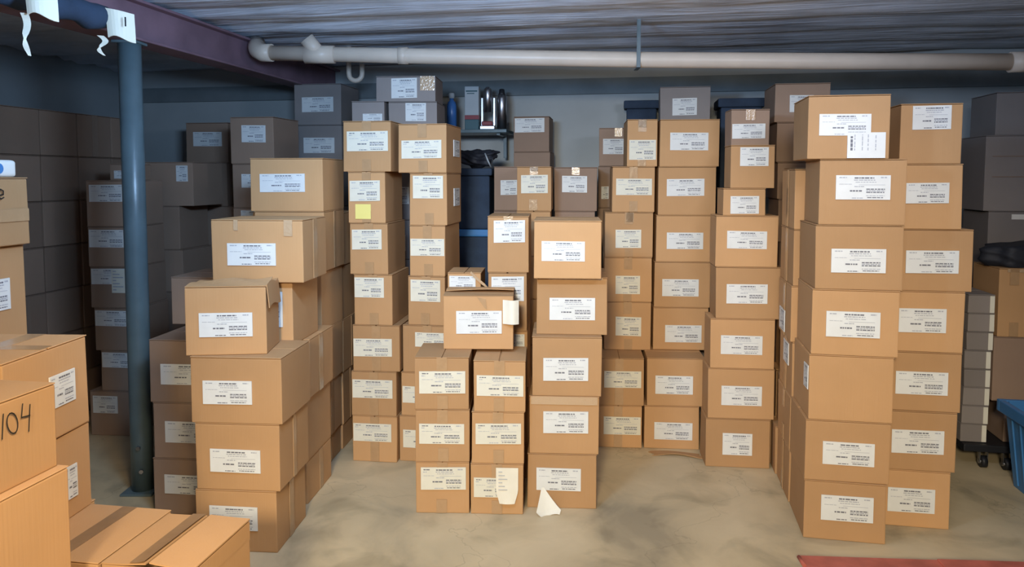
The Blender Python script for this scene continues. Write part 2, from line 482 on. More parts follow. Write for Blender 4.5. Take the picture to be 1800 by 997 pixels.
# behind the post
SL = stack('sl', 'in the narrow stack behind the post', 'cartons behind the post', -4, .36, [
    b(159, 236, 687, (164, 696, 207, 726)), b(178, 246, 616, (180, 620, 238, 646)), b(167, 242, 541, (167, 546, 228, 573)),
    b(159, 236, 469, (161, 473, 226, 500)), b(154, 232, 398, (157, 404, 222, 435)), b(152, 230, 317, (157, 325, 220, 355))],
    yf=765, look='kraft_shaded', desc='shaded carton with wide label', seam='y')
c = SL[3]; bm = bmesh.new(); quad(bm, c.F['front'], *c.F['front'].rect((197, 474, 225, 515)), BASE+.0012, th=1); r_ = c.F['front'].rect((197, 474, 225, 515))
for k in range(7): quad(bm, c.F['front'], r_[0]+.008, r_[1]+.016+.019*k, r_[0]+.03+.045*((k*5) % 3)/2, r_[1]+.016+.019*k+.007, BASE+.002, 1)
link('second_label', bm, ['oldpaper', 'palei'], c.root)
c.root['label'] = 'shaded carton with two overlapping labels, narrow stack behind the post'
STx = stack('slt', '', 'cartons behind the post', -6, .2, [b(193, 232, 288, (201, 300, 221, 314))], d=4.72, z0=top_z(SL[-1]), look='kraft_shaded')
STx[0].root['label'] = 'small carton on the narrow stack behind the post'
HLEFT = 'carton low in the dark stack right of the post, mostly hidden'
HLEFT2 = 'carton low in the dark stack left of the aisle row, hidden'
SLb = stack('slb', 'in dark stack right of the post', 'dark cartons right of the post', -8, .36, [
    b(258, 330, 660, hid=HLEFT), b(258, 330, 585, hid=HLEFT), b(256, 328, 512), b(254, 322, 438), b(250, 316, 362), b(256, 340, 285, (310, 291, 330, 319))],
    d=5.0, look='kraft_shaded', desc='dark carton')
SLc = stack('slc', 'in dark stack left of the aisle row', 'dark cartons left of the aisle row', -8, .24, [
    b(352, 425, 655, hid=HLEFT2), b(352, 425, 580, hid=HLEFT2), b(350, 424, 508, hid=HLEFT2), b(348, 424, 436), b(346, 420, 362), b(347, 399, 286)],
    d=5.42, look='kraft_shaded', desc='dark carton')
HB_SF1 = 'carton low in the far left stack by the pale wall, hidden'
HB_SF2 = 'carton low in the dark stack behind the front-left row, hidden'
HB_SF3 = 'carton low in the tallest back-left stack, hidden by the row'
SF1 = stack('sf1', 'in the far left stack by the pale wall', 'cartons by the pale wall, far left', -8, .34, [
    b(330, 400, 645, hid=HB_SF1), b(330, 400, 575, hid=HB_SF1), b(330, 400, 500, hid=HB_SF1), b(330, 400, 428, hid=HB_SF1), b(330, 400, 356, hid=HB_SF1), b(328, 400, 286, hid=HB_SF1), b(327, 401, 216, (340, 232, 390, 257))],
    d=5.7, look='kraft_shaded', desc='dark carton with wide label')
SF2 = stack('sf2', 'in the tall dark stack above front-left row', 'cartons above the front left row', -10, .36, [
    b(410, 484, 670, hid=HB_SF2), b(410, 484, 595, hid=HB_SF2), b(410, 484, 520, hid=HB_SF2), b(412, 484, 445, hid=HB_SF2), b(411, 482, 365, (424, 370, 467, 395)), b(409, 482, 288, (425, 306, 467, 330)), b(405, 481, 206, (425, 220, 467, 250))],
    d=4.85, look='kraft_shaded', desc='dark carton with square label')
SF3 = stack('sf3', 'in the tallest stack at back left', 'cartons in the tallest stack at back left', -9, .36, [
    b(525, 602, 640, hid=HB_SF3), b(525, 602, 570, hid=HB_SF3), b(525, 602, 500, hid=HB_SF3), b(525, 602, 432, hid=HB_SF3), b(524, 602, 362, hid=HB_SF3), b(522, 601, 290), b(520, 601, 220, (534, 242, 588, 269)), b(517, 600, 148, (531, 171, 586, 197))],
    d=5.4, look='kraft_grey_shaded', desc='grey-lit carton with white label')
# wall of dark cartons down the left side
dirA = Vector((.177, 1)).normalized()
LWZ = [.29*k for k in range(8)]
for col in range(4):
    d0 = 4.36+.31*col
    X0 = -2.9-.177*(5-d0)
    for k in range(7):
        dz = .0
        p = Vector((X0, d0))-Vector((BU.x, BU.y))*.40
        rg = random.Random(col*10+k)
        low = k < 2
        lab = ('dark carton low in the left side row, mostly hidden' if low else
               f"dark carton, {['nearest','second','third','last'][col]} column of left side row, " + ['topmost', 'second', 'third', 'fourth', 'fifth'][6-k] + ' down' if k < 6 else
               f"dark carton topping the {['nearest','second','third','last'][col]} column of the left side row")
        c = carton((p.x+rg.uniform(-.006, .0), p.y), .40, .305, .288, LWZ[k], AX+R(rg.uniform(-.6, .6)), lab, 'dark cartons along the left side', 'kraft_shaded')
        if rg.random() < .35: add_tape(c, 'shadedtape', 'right', u=c.D*.5, full=True)

# ------------------------------------------------------------------ nearest cartons at the left edge
GN = 'near cartons at the left edge'
def rfar(x, y, d, D, w, rz):
    """front left corner of a carton whose far right corner is seen at (x, y), d away"""
    p = at(x, y, d); a = R(rz)
    back = Vector((-math.sin(a), math.cos(a))); rt = Vector((math.cos(a), math.sin(a)))
    q = Vector((p.x, p.y))-back*D-rt*w
    return q
HN = 'near carton at the left edge, hidden under the others'
def near(x, y, d, D, w, rz, z0, z1, label, **k):
    return carton(rfar(x, y, d, D, w, rz), w, D, z1-z0, z0, R(rz), label, GN, **k)
cB = near(155, 670, 2.33, .375, .42, -2, .82, 1.10, 'bright near carton with taped top and label on its right side', seam='x')
shipping_label(cB.F['right'], cB.F['right'].rect((86, 655, 131, 712)), cB.root, cB.rng)
bm = bmesh.new(); F = cB.F['top']; quad(bm, F, .004, .16, .416, .215, .0012, th=1); quad(bm, F, .23, .004, .29, .372, .0016, th=1)
link('packing_tape', bm, 'tape', cB.root)
bm = bmesh.new(); quad(bm, cB.F['front'], .33, .17, .40, .277, .0026, th=1); link('packing_tape', bm, 'tape', cB.root)
cC = near(160, 830, 2.335, .36, .42, -4, .545, .82, 'near carton directly under the taped bright one, left edge')
shipping_label(cC.F['right'], cC.F['right'].rect((114, 818, 135, 876)), cC.root, cC.rng)
cA = near(100, 750, 1.87, .44, .38, -9, .857, 1.075, 'near carton with handwritten number 104, left edge')
cE = near(124, 900, 1.87, .44, .38, -9, .575, .857, 'near carton under the one marked 104')
near(122, 960, 1.87, .44, .38, -9, .285, .575, HN); near(122, 960, 1.87, .44, .38, -9, 0, .285, HN)
cF = near(51, 370, 2.7, .34, .42, -8, 1.358, 1.6, 'near carton at upper left edge holding the blue white pack')
cG = near(45, 500, 2.7, .34, .40, -8, 1.0, 1.358, 'near carton under the upper left one, label cut by frame edge')
shipping_label(cG.F['right'], cG.F['right'].rect((-40, 493, 17, 549)), cG.root, cG.rng)
add_tape(cF, 'tape', 'right', u=.17, full=False) if False else None
bm = bmesh.new(); quad(bm, cF.F['right'], .003, .085, .337, .13, .0026, th=1); link('packing_tape', bm, 'tape', cF.root)
for (z0, z1) in ((0, .33), (.33, .66), (.66, 1.0)): near(43, 600, 2.7, .34, .40, -8, z0, z1, HN)
p2 = on_z(178, 989, .545)
cD2 = carton((p2.x, p2.y), .275, .30, .272, .273, R(-9), 'low near carton at bottom left with open dark seam on top', GN, seam='y', tops='open')
cD2b = carton((p2.x, p2.y), .275, .30, .273, 0, R(-9), HN, GN)
p1 = p2-Vector((math.cos(R(-9)), math.sin(R(-9)), 0))*.292+Vector((0, .0, 0))
cD1 = carton((p1.x, p1.y-.005), .285, .33, .272, .273, R(-9), 'low near carton with tape strip, left of the open seamed one', GN, seam='y')
carton((p1.x, p1.y-.005), .285, .33, .273, 0, R(-9), HN, GN)
p0 = p1-Vector((math.cos(R(-9)), math.sin(R(-9)), 0))*.355
for z in (0, .273): carton((p0.x, p0.y), .345, .36, .272, z, R(-9), HN, GN)
bm = bmesh.new(); quad(bm, cD1.F['top'], .118, .003, .166, .327, .0012, th=1); link('packing_tape', bm, 'browntape', cD1.root)
for (s0, s1, lift) in ((-.1375, -.004, .002), (.007, .1375, .006)):
    bm = bmesh.new()
    sheet(bm, lambda s, t: (s0+(s1-s0)*s, -.15+.30*t, .270+lift+.012*(1-abs(2*s-1))*0+.008*((s if s0 < 0 else 1-s)**2)*(1-.6*t)), 6, 6, .004)
    link('flap', bm, 'kraft', cD2.root)
bm = bmesh.new(); sheet(bm, lambda a, k: (-.052+.044*a, -.149+.298*k, .2785+.0075*(a)**2*(1-.6*k)), 4, 6, .0006); link('packing_tape', bm, 'browntape', cD2.root)
shipping_label(cD2.F['right'], (.045, .03, .12, .16), cD2.root, cD2.rng)
# pen strokes
def strokes(F, polys, r, wd, root, name, off=.0044):
    bm = bmesh.new()
    for pl in polys:
        pts = [F.hit(*p) for p in pl]
        for i in range(len(pts)-1):
            (a, e), (g, k) = pts[i], pts[i+1]
            dx, dy = g-a, k-e; l = math.hypot(dx, dy) or 1
            nx, ny = -dy/l*wd/2, dx/l*wd/2; ex, ey = dx/l*wd*.3, dy/l*wd*.3
            bm.faces.new([bm.verts.new(F.p(*q, off)) for q in ((a-ex+nx, e-ey+ny), (a-ex-nx, e-ey-ny), (g+ex-nx, k+ey-ny), (g+ex+nx, k+ey+ny))])
    o = link(name, bm, 'marker', root); return o
FA = cA.F['right']
oval = [(19+9.5*math.sin(t)*1.0-1.5*math.cos(t), 744-18*math.cos(t)) for t in [2*math.pi*k/16 for k in range(17)]]
strokes(FA, [[(3, 728), (1, 772)], oval, [(37, 710), (35, 734), (50, 730)], [(50, 711), (48, 758)]], 0, .0036, cA.root, 'handwritten_number')
strokes(cF.F['right'], [[(-6, 344), (4, 342), (4, 336), (-1, 333), (-6, 337), (-6, 345), (0, 350), (5, 347)]], 0, .005, cF.root, 'handwritten_letter')
# rounded pack lying on it
t = thing('wipes_pack', 'white and blue rounded pack lying on the upper left carton', 'pack', (0, 0, 0))
pp = at(8, 300, 2.62); t.location = (pp.x-.054, pp.y, 1.6); t.rotation_euler = (0, 0, R(-8))
bm = bmesh.new(); box(bm, -.10, -.05, 0, .066, .05, .062, bev=.018, seg=4); link('pack_body', bm, 'white', t, True)
bm = bmesh.new(); tube(bm, [(.064, -.030, .031), (.0672, -.030, .031)], .0185, 28)
box(bm, -.098, -.0508, .0125, .0668, -.030, .0495, bev=.004, seg=2)
link('blue_print', bm, 'blue', t)

# ------------------------------------------------------------------ stacks left of centre
S3 = stack('s3', 'in the leaning stack with yellow note', 'cartons in the leaning stack with the yellow note', -6, .36, [
    b(620, 698, 730, (621, 745, 688, 776), old=True, ftape=True), b(618, 697, 652, (620, 668, 690, 700), old=True, ftape=True), b(620, 703, 571, (620, 596, 689, 627), old=True, ftape=True),
    b(622, 690, 482, (623, 488, 675, 523)), b(615, 682, 392, (619, 404, 671, 439)), b(612, 677, 302, (615, 318, 668, 354)),
    b(603, 687, 213, (610, 231, 682, 266), old=True)], yf=810, seam='y', tape='tape', jit=1.5)
c = S3[5]; bm = bmesh.new(); u0, v0, u1, v1 = c.F['front'].rect((625, 359, 652, 385)); quad(bm, c.F['front'], u0, v0, u1, v1, BASE, th=1)
n = link('sticky_note', bm, 'yellow', c.root); n['label'] = 'yellow square sticky note'
c.root['label'] = 'carton with yellow sticky note below its label, in the leaning stack'
c.root['group'] = 'cartons in the leaning stack with the yellow note'
S4 = stack('s4', 'in stack just right of the leaning one', 'cartons right of the leaning stack', -8, .36, [
    b(702, 786, 730, (709, 757, 780, 788), old=True), b(705, 790, 654, (708, 680, 778, 709), old=True), b(708, 795, 571, (730, 585, 790, 610), old=True),
    b(717, 782, 485, (722, 492, 774, 530)), b(720, 783, 396, (718, 420, 784, 450)), b(720, 786, 304, (726, 309, 779, 349)),
    b(700, 785, 218, (706, 247, 776, 279), old=True)], yf=810, seam='y', tape='tape', jit=1)
for c, lr in ((S4[6], (797, 252, 801, 285)), (S4[5], (796, 330, 800, 360))):
    shipping_label(c.F['right'], (.16, c.h*.35, .30, c.h*.7), c.root, c.rng)
HM = 'carton low behind the leaning stacks, mostly hidden'
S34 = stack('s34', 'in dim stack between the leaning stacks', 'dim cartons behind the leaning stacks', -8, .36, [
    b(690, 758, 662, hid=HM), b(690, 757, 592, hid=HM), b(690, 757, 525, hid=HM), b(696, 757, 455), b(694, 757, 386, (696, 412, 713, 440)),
    b(688, 757, 302, (691, 328, 719, 358)), b(688, 757, 233)], d=4.85, look='kraft_grey_shaded', desc='dim carton')
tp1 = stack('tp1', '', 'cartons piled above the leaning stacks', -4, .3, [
    b(683, 768, 179, (713, 181, 749, 213), desc='flat carton'), b(661, 766, 134, (688, 138, 733, 173), desc='flat carton')], d=4.62, z0=top_z(S4[-1])+.0, look='kraft_grey_shaded')
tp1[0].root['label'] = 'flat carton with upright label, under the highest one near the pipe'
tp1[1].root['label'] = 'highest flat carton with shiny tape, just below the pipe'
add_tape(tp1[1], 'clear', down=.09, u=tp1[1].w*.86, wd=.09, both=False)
tp2 = stack('tp2', '', 'cartons piled above the leaning stacks', -4, .3, [b(618, 676, 178, (638, 200, 672, 213))], d=4.62, z0=top_z(S3[-1]), look='kraft_grey_shaded')
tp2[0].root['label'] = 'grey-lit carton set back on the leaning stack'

# ------------------------------------------------------------------ centre group
S5a = stack('s5a', 'in left column of the centre pair', 'cartons of the centre pair', -1, .30, [
    b(731, 825, 812, (740, 822, 819, 861), old=True), b(730, 826, 720, (737, 745, 816, 780), old=True), b(729, 825, 628, (737, 653, 818, 692), old=True)],
    yf=902, seam='y', tape='tape', jit=.3)
S5b = stack('s5b', 'in right column of the centre pair', 'cartons of the centre pair', -2, .30, [
    b(827, 920, 815, (833, 840, 900, 874), old=True), b(829, 922, 724, (836, 745, 916, 781), old=True), b(832, 924, 634, (838, 660, 920, 696), old=True)],
    yf=903.5, seam='y', tape='tape', jit=.3)
c = S5b[0]; c.root['label'] = 'bottom carton of the centre pair with a loose paper slip hanging'
F = c.F['front']; u0, v0, u1, v1 = F.rect((872, 822, 911, 884)); bm = bmesh.new()
sheet(bm, lambda s, t: F.p(u0+(u1-u0)*(s*(1-.32*max(0, .35-t)/.35)+(.16*max(0, .35-t)/.35)), v0+(v1-v0)*t, .006+.012*(1-t)**2*(.5+.5*math.sin(3*s))), 8, 10, .0006)
sl = link('packing_slip', bm, 'cream', c.root); sl['label'] = 'cream paper slip hanging loose'
bm = bmesh.new()
for k in range(6): quad(bm, F, u0+.012, v1-.02-k*.017, u0+.03+.012*(k % 3), v1-.016-k*.017, .0125+.0005*k)
link('slip_print', bm, 'palei', sl)
zc = max(top_z(S5a[-1]), top_z(S5b[-1]))
A = at(779, 570, 3.60)
tb = carton((A.x, A.y), .345, .26, .268, zc, R(-1.5), 'torn carton with curling paper, straddling the centre pair', 'cartons of the centre pair', tops=True)
shipping_label(tb.F['front'], tb.F['front'].rect((802, 547, 882, 587)), tb.root, tb.rng)
for (y0, y1, l0) in ((-.13, -.003, 0), (.003, .13, .006)):
    bm = bmesh.new()
    sheet(bm, lambda s, t: (-.1725+.345*s, y0+(y1-y0)*t, .266+l0+.010*math.sin(2.5*s+3*t)*(t if y0 < 0 else 1-t)), 8, 4, .004)
    link('flap', bm, 'kraft', tb.root)
F = tb.F['front']; u0, v0, u1, v1 = F.rect((884, 527, 912, 569)); bm = bmesh.new()
sheet(bm, lambda s, t: F.p(u0+(u1-u0)*s, v0+(v1-v0)*t, .008+.022*math.sin(s*2.6)**2), 10, 4, .0007)
link('torn_paper', bm, 'cream', tb.root)
bm = bmesh.new(); u0, v0 = F.hit(838, 522); u1, v1 = F.hit(852, 545)
pts = [(u0, v0), (u0+.045, v0-.012), (u1+.012, v1), (u1, v1+.01)]
vv = [bm.verts.new(F.p(u, min(v, .262), .0032)) for u, v in pts]; bm.faces.new(vv); link('torn_patch', bm, 'tape', tb.root)
HC = 'carton low in the centre block, hidden behind the front pair'
Scd = stack('scd', '', 'cartons at the back of the centre block', -3, .23, [
    b(802, 842, 775, hid=HC), b(802, 842, 675, hid=HC), b(802, 842, 578, hid=HC), b(787, 846, 479, (790, 485, 836, 512), tape=None)], d=3.9, seam='y')
Scd[-1].root['label'] = 'carton peeking out behind the torn one, clear tape hanging over'
F = Scd[-1].F['front']; bm = bmesh.new()
c = Scd[-1]
sheet(bm, lambda s, t: F.p(.12+.10*s+.006*t, c.h-.004-.085*s+.012*t*(1 if s < .8 else .5), .006+.02*math.sin(s*3)), 8, 2, .0006)
link('loose_tape', bm, 'clear', c.root)
Scc = stack('scc', 'in back right column of centre block', 'cartons at the back of the centre block', -4, .34, [
    b(862, 929, 778, hid=HC), b(862, 929, 680, hid=HC), b(860, 927, 581, (890, 588, 922, 612)), b(858, 926, 479, (864, 487, 921, 530)), b(857, 930, 380, (868, 388, 923, 427))], d=3.87, seam='y', tape=None)
add_tape(Scc[-1], 'clear', down=.03, both=False)
S6 = stack('s6', 'in the five-high stack at centre', 'cartons in the five high stack at centre', -3.5, .36, [
    b(927, 1049, 797, (943, 823, 1021, 862)), b(930, 1053, 696, (955, 724, 1034, 762)), b(935, 1058, 592, (955, 630, 1034, 670)),
    b(943, 1068, 487, (966, 524, 1046, 563), D=.38, d=3.56, a=-1), b(938, 1058, 388, (952, 424, 1028, 459))], yf=892, jit=.6)
add_tape(S6[1], 'clear', down=.04, u=S6[1].w*.5, wd=.32, both=False)
S6[1].root['label'] = 'carton with wide shiny tape across its top, five-high centre stack'
add_tape(S6[3], 'clear', down=.012, u=S6[3].w*.55, wd=.26, both=False)
# torn paper leaning on the bottom carton
c = S6[0]
q = on_z(962, 906, 0)
t = None
bm = bmesh.new()
def scrap(s, t):
    wv = (.012+.085*min(1, t*1.25))*(1 if t < .8 else 1-.35*(t-.8)/.2)
    return (-.02+wv*(s-.5)+.03*t*(s), -.04*t+.01*math.sin(s*3)*t+.045*(1-t), .0012+.105*(1-t)**1.3+.004*math.sin(6*s+3*t)*t)
sheet(bm, scrap, 8, 10, .0008)
o = link('torn_paper', bm, 'cream'); o.location = (q.x+.01, q.y+.03, 0); o.rotation_euler = (0, 0, R(12))
tag(o, 'torn cream paper scrap leaning on the five-high centre stack', 'paper')

# ------------------------------------------------------------------ back stacks right of centre
S7 = stack('s7', 'in stack behind the five-high one', 'cartons behind the five high stack', -5, .36, [
    b(1045, 1128, 712, (1061, 733, 1126, 764), old=True, ftape=True, d=4.31), b(1045, 1132, 629, (1062, 653, 1127, 682), old=True, ftape=True, d=4.31),
    b(1062, 1144, 530, (1082, 557, 1127, 590)), b(1062, 1146, 452, (1082, 485, 1125, 517)), b(1063, 1148, 373, (1082, 404, 1127, 436)),
    b(1076, 1151, 293, (1083, 314, 1146, 343)), b(1102, 1156, 210, (1106, 246, 1153, 281))],
    d=4.52, tape='tape', seam='y', jit=.4, desc='brown carton with pale label')
add_tape(S7[4], 'clear', down=.06, u=S7[4].w*.52, wd=.045, both=False); add_tape(S7[6], 'clear', down=.05, both=False)
S8 = stack('s8', 'in the seven-high back stack', 'cartons in the seven high back stack', -5, .36, [
    b(1132, 1229, 713, (1150, 743, 1217, 773), d=4.29), b(1137, 1239, 629, (1152, 661, 1218, 693), d=4.29),
    b(1148, 1245, 540, (1169, 572, 1233, 602)), b(1150, 1249, 460, (1164, 491, 1228, 521)), b(1153, 1253, 378, (1172, 409, 1236, 438)),
    b(1157, 1259, 293, (1172, 315, 1238, 345)), b(1160, 1265, 210, (1178, 233, 1245, 264))], d=4.5, jit=.5)
S9 = stack('s9', 'in stack left of the front-right row', 'cartons left of the front right row', -5.5, .205, [
    b(1240, 1354, 735, (1270, 762, 1322, 800)), b(1244, 1361, 647, (1268, 679, 1339, 713)), b(1248, 1362, 560, (1267, 590, 1340, 623)),
    b(1258, 1374, 469, (1277, 500, 1349, 534)), b(1258, 1368, 379, (1278, 406, 1348, 437)),
    b(1271, 1346, 331, (1284, 345, 1334, 376), D=.2, desc='short carton with torn label'), b(1284, 1362, 255, (1301, 259, 1351, 292), D=.2),
    b(1285, 1353, 192, (1287, 218, 1345, 244), look='kraft_shaded', d=4.12, D=.17)], yf=820, jit=1)
add_tape(S9[7], 'clear', down=.06, both=False)
HR = 'carton low in the back row behind the centre, hidden by others'
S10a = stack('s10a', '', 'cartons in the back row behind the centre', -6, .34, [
    b(868, 935, 660, hid=HR), b(868, 935, 590, hid=HR), b(868, 935, 515, hid=HR), b(868, 935, 440, hid=HR), b(868, 935, 370, hid=HR), b(868, 934, 293, (880, 317, 910, 343))], d=4.95, look='kraft_shaded')
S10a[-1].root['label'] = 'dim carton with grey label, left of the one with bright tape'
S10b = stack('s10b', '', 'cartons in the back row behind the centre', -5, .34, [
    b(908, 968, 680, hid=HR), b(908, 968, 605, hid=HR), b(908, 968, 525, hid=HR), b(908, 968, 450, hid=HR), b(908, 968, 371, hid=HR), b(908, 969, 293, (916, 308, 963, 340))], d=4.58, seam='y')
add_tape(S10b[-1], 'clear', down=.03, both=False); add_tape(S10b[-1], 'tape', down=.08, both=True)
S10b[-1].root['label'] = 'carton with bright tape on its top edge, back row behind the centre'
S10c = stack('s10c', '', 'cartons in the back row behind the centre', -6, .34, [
    b(975, 1046, 670, hid=HR), b(975, 1046, 597, hid=HR), b(975, 1046, 520, hid=HR), b(975, 1046, 445, hid=HR), b(975, 1046, 371, hid=HR), b(974, 1050, 294, (988, 309, 1032, 338))], d=4.8, look='kraft_shaded')
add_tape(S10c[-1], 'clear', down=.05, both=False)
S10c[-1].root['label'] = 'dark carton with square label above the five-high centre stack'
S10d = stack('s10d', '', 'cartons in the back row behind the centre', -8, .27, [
    b(1050, 1120, 650, hid=HR), b(1050, 1120, 578, hid=HR), b(1050, 1120, 506, hid=HR), b(1050, 1120, 434, hid=HR), b(1050, 1120, 365, hid=HR), b(1051, 1122, 292, (1057, 328, 1070, 350)), b(1053, 1121, 225, (1060, 244, 1098, 271))], d=5.12, look='kraft_shaded')
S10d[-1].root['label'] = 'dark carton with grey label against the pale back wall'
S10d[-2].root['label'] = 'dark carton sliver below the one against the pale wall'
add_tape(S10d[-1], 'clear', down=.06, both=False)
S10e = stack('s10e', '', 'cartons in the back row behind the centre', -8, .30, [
    b(903, 966, 640, hid=HR), b(903, 966, 560, hid=HR), b(903, 966, 490, hid=HR), b(903, 966, 420, hid=HR), b(903, 966, 345, hid=HR), b(903, 967, 267), b(903, 966, 205, (905, 208, 957, 233))], d=5.38, look='kraft_shaded')
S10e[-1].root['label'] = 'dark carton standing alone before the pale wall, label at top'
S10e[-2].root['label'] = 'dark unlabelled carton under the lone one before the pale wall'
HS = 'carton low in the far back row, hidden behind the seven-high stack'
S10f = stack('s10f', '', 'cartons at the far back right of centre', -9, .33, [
    b(1165, 1250, 640, hid=HS), b(1165, 1250, 570, hid=HS), b(1165, 1250, 500, hid=HS), b(1165, 1250, 430, hid=HS), b(1165, 1250, 358, hid=HS), b(1163, 1250, 284, hid=HS), b(1161, 1250, 213, hid=HS), b(1160, 1249, 153, (1182, 173, 1225, 203))], d=4.95, look='kraft_grey_shaded')
S10f[-1].root['label'] = 'dim carton above and behind the top of the seven-high stack'
for (xa, xb, tt, d0, dp, lab) in ((1095, 1157, 176, 5.42, .17, 'blue dark bin behind the stacks, left of the dim top carton'), (1264, 1345, 172, 5.0, .28, 'blue dark bin behind the stacks, right of the dim top carton')):
    P = at(xa, 200, d0); P2 = at(xb, 200, d0); zt = at(xa, tt, d0).z; w = P2.x-P.x
    t = thing('storage_bin', lab, 'bin', ((P.x+P2.x)/2+.02, d0+dp/2, 0), R(-9), 'dark bins at the back')
    bm = bmesh.new(); box(bm, -w/2+.02, -dp/2+.015, 0, w/2-.02, dp/2-.015, zt-.06, bev=.012, seg=2); link('bin_body', bm, 'navy', t)
    bm = bmesh.new(); box(bm, -w/2, -dp/2, zt-.06, w/2, dp/2, zt, bev=.012, seg=2); link('lid', bm, 'navy', t)

# ------------------------------------------------------------------ front right row
S11 = stack('s11', 'in the bright front-right stack', 'cartons in the front right row', -11, .35, [
    b(1412, 1558, 843, (1443, 873, 1535, 917)), b(1415, 1565, 737, (1446, 778, 1537, 818)), b(1421, 1571, 623, None, desc='blank faced carton'),
    b(1427, 1581, 508, (1452, 548, 1547, 593)), b(1433, 1589, 395, (1461, 438, 1557, 480)), b(1440, 1594, 280, (1469, 308, 1565, 351)),
    b(1420, 1565, 168, (1440, 200, 1531, 238))], yf=945, jit=.8)
c = S11[6]; c.root['label'] = 'carton with two overlapping white labels topping the front-right stack'
F = c.F['front']; r = F.rect((1489, 233, 1556, 278)); bm = bmesh.new(); quad(bm, F, *r, BASE+.0018, th=1)
for k in range(7):
    uu = r[0]+(r[2]-r[0])*(.08+.1*k+(.05 if k > 3 else 0))
    if k in (2, 5): continue
    v = r[1]+(r[3]-r[1])*.3
    while v < r[1]+(r[3]-r[1])*.9:
        e = min(v+random.uniform(.008, .02), r[1]+(r[3]-r[1])*.92)
        quad(bm, F, uu, v, uu+(.009 if k == 0 else .004), e, BASE+.0024, 1 if k == 0 else 2); v = e+random.uniform(.002, .008)
link('second_label', bm, ['paper', 'ink', 'palei'], c.root)
shipping_label(S11[2].F['left'], (.255, .13, .345, .235), S11[2].root, S11[2].rng)
for k, (off, lv) in enumerate(((.355, [.262, .525, .80, 1.075, 1.35, 1.64]), (.71, [.262, .53, .81, 1.08, 1.36, 1.65]))):
    c0 = S11[0]
    base = Vector((c0.base.x, c0.base.y, 0))+Matrix.Rotation(AX-R(.5), 3, 'Z')@Vector((-.17, -.175+off+.008, 0))
    z = 0
    for i, zt in enumerate(lv):
        rg = random.Random(40+k*9+i)
        c = carton((base.x+rg.uniform(-.012, .008)+(k*[.0, .02, .045, .085, .08, .06][i]), base.y+rg.uniform(0, .004)), .33, .345, zt-z, z, AX-R(.5)+R(rg.uniform(-.5, .5)),
                   f"carton showing its left side, {['bottom one','second up','third up','fourth up','fifth up','topmost'][i]}, {['second','third'][k]} column of front-right row", 'cartons in the front right row', 'kraft')
        add_tape(c, 'tape', 'left', u=c.D*.5, down=.09, full=rg.random() < .85)
        if k == 0 and i == 3: shipping_label(c.F['left'], (.05, .02, .2, .13), c.root, c.rng)
        if k == 0 and i == 2: shipping_label(c.F['left'], (.12, .14, .26, .25), c.root, c.rng)
        z = zt
HT = 'carton low in the stack behind the front-right row, hidden'
S11t = stack('s11t', '', 'tall stack behind the front right row', -9, .36, [
    b(1378, 1468, 742, hid=HT), b(1376, 1468, 660, hid=HT), b(1374, 1466, 580, hid=HT), b(1372, 1466, 500, hid=HT), b(1370, 1464, 425, hid=HT), b(1368, 1462, 350, hid=HT),
    b(1366, 1462, 285, hid=HT), b(1365, 1461, 215), b(1362, 1460, 147, (1388, 167, 1430, 197))], d=4.42, look='kraft_shaded')
S11t[-1].root['label'] = 'tallest dim carton at back right, right below the pipe'
S11t[-2].root['label'] = 'dim carton under the tallest one at back right'
S12 = stack('s12', 'in the rightmost full stack', 'cartons in the rightmost full stack', -10.5, .34, [
    b(1548, 1669, 832, (1560, 859, 1643, 901)), b(1551, 1681, 727, (1567, 757, 1659, 798)), b(1555, 1690, 622, (1574, 654, 1666, 694)),
    b(1562, 1695, 514, (1578, 543, 1663, 585)), b(1574, 1710, 404, (1592, 441, 1685, 481)), b(1577, 1692, 288, (1592, 322, 1668, 358)),
    b(1582, 1692, 181, (1604, 186, 1672, 228), desc='narrow carton with high label')], yf=932, side='r', jit=.5)

# ------------------------------------------------------------------ post, beam and pipes
pb = on_z(252, 862, 0); px, py = pb.x, pb.y
t = thing('steel_post', 'round blue-grey steel post holding up the beam', 'post', (px, py, 0))
bm = bmesh.new(); tube(bm, [(0, 0, .012), (0, 0, .35), (0, 0, 1.4), (0, 0, 2.256)], .0535, 32); link('shaft', bm, 'steelblue', t)
bm = bmesh.new(); box(bm, -.08, -.08, 0, .08, .08, .012, bev=.002); link('base_plate', bm, 'steelblue', t)
bm = bmesh.new(); box(bm, -.06, -.06, 2.256, .06, .06, 2.269, bev=.002); link('top_plate', bm, 'steelblue', t)
for (h, a) in ((.12, -70), (.24, -80)):
    bm = bmesh.new(); v = Vector((math.cos(R(a)), math.sin(R(a)), 0)); tube(bm, [v*.05+Vector((0, 0, h)), v*.066+Vector((0, 0, h))], .011, 6); link('bolt', bm, 'metal', t)
# beam over it
u0, v0 = px*math.cos(AX)+py*math.sin(AX), -px*math.sin(AX)+py*math.cos(AX)
t = thing('steel_beam', 'dark red steel beam under the ceiling at left', 'beam', (px, py, 2.27), AX)
L0, L1 = VF+.4-v0, VB-.04-v0
bm = bmesh.new(); box(bm, -.075, L0, 0, .075, L1, .014, bev=.002); link('flange', bm, 'beam', t)
bm = bmesh.new(); box(bm, -.075, L0, .186, .075, L1, .2, bev=.002); link('flange', bm, 'beam', t)
bm = bmesh.new(); box(bm, -.03, L0, .014, .03, L1, .186); link('web', bm, 'beam', t)
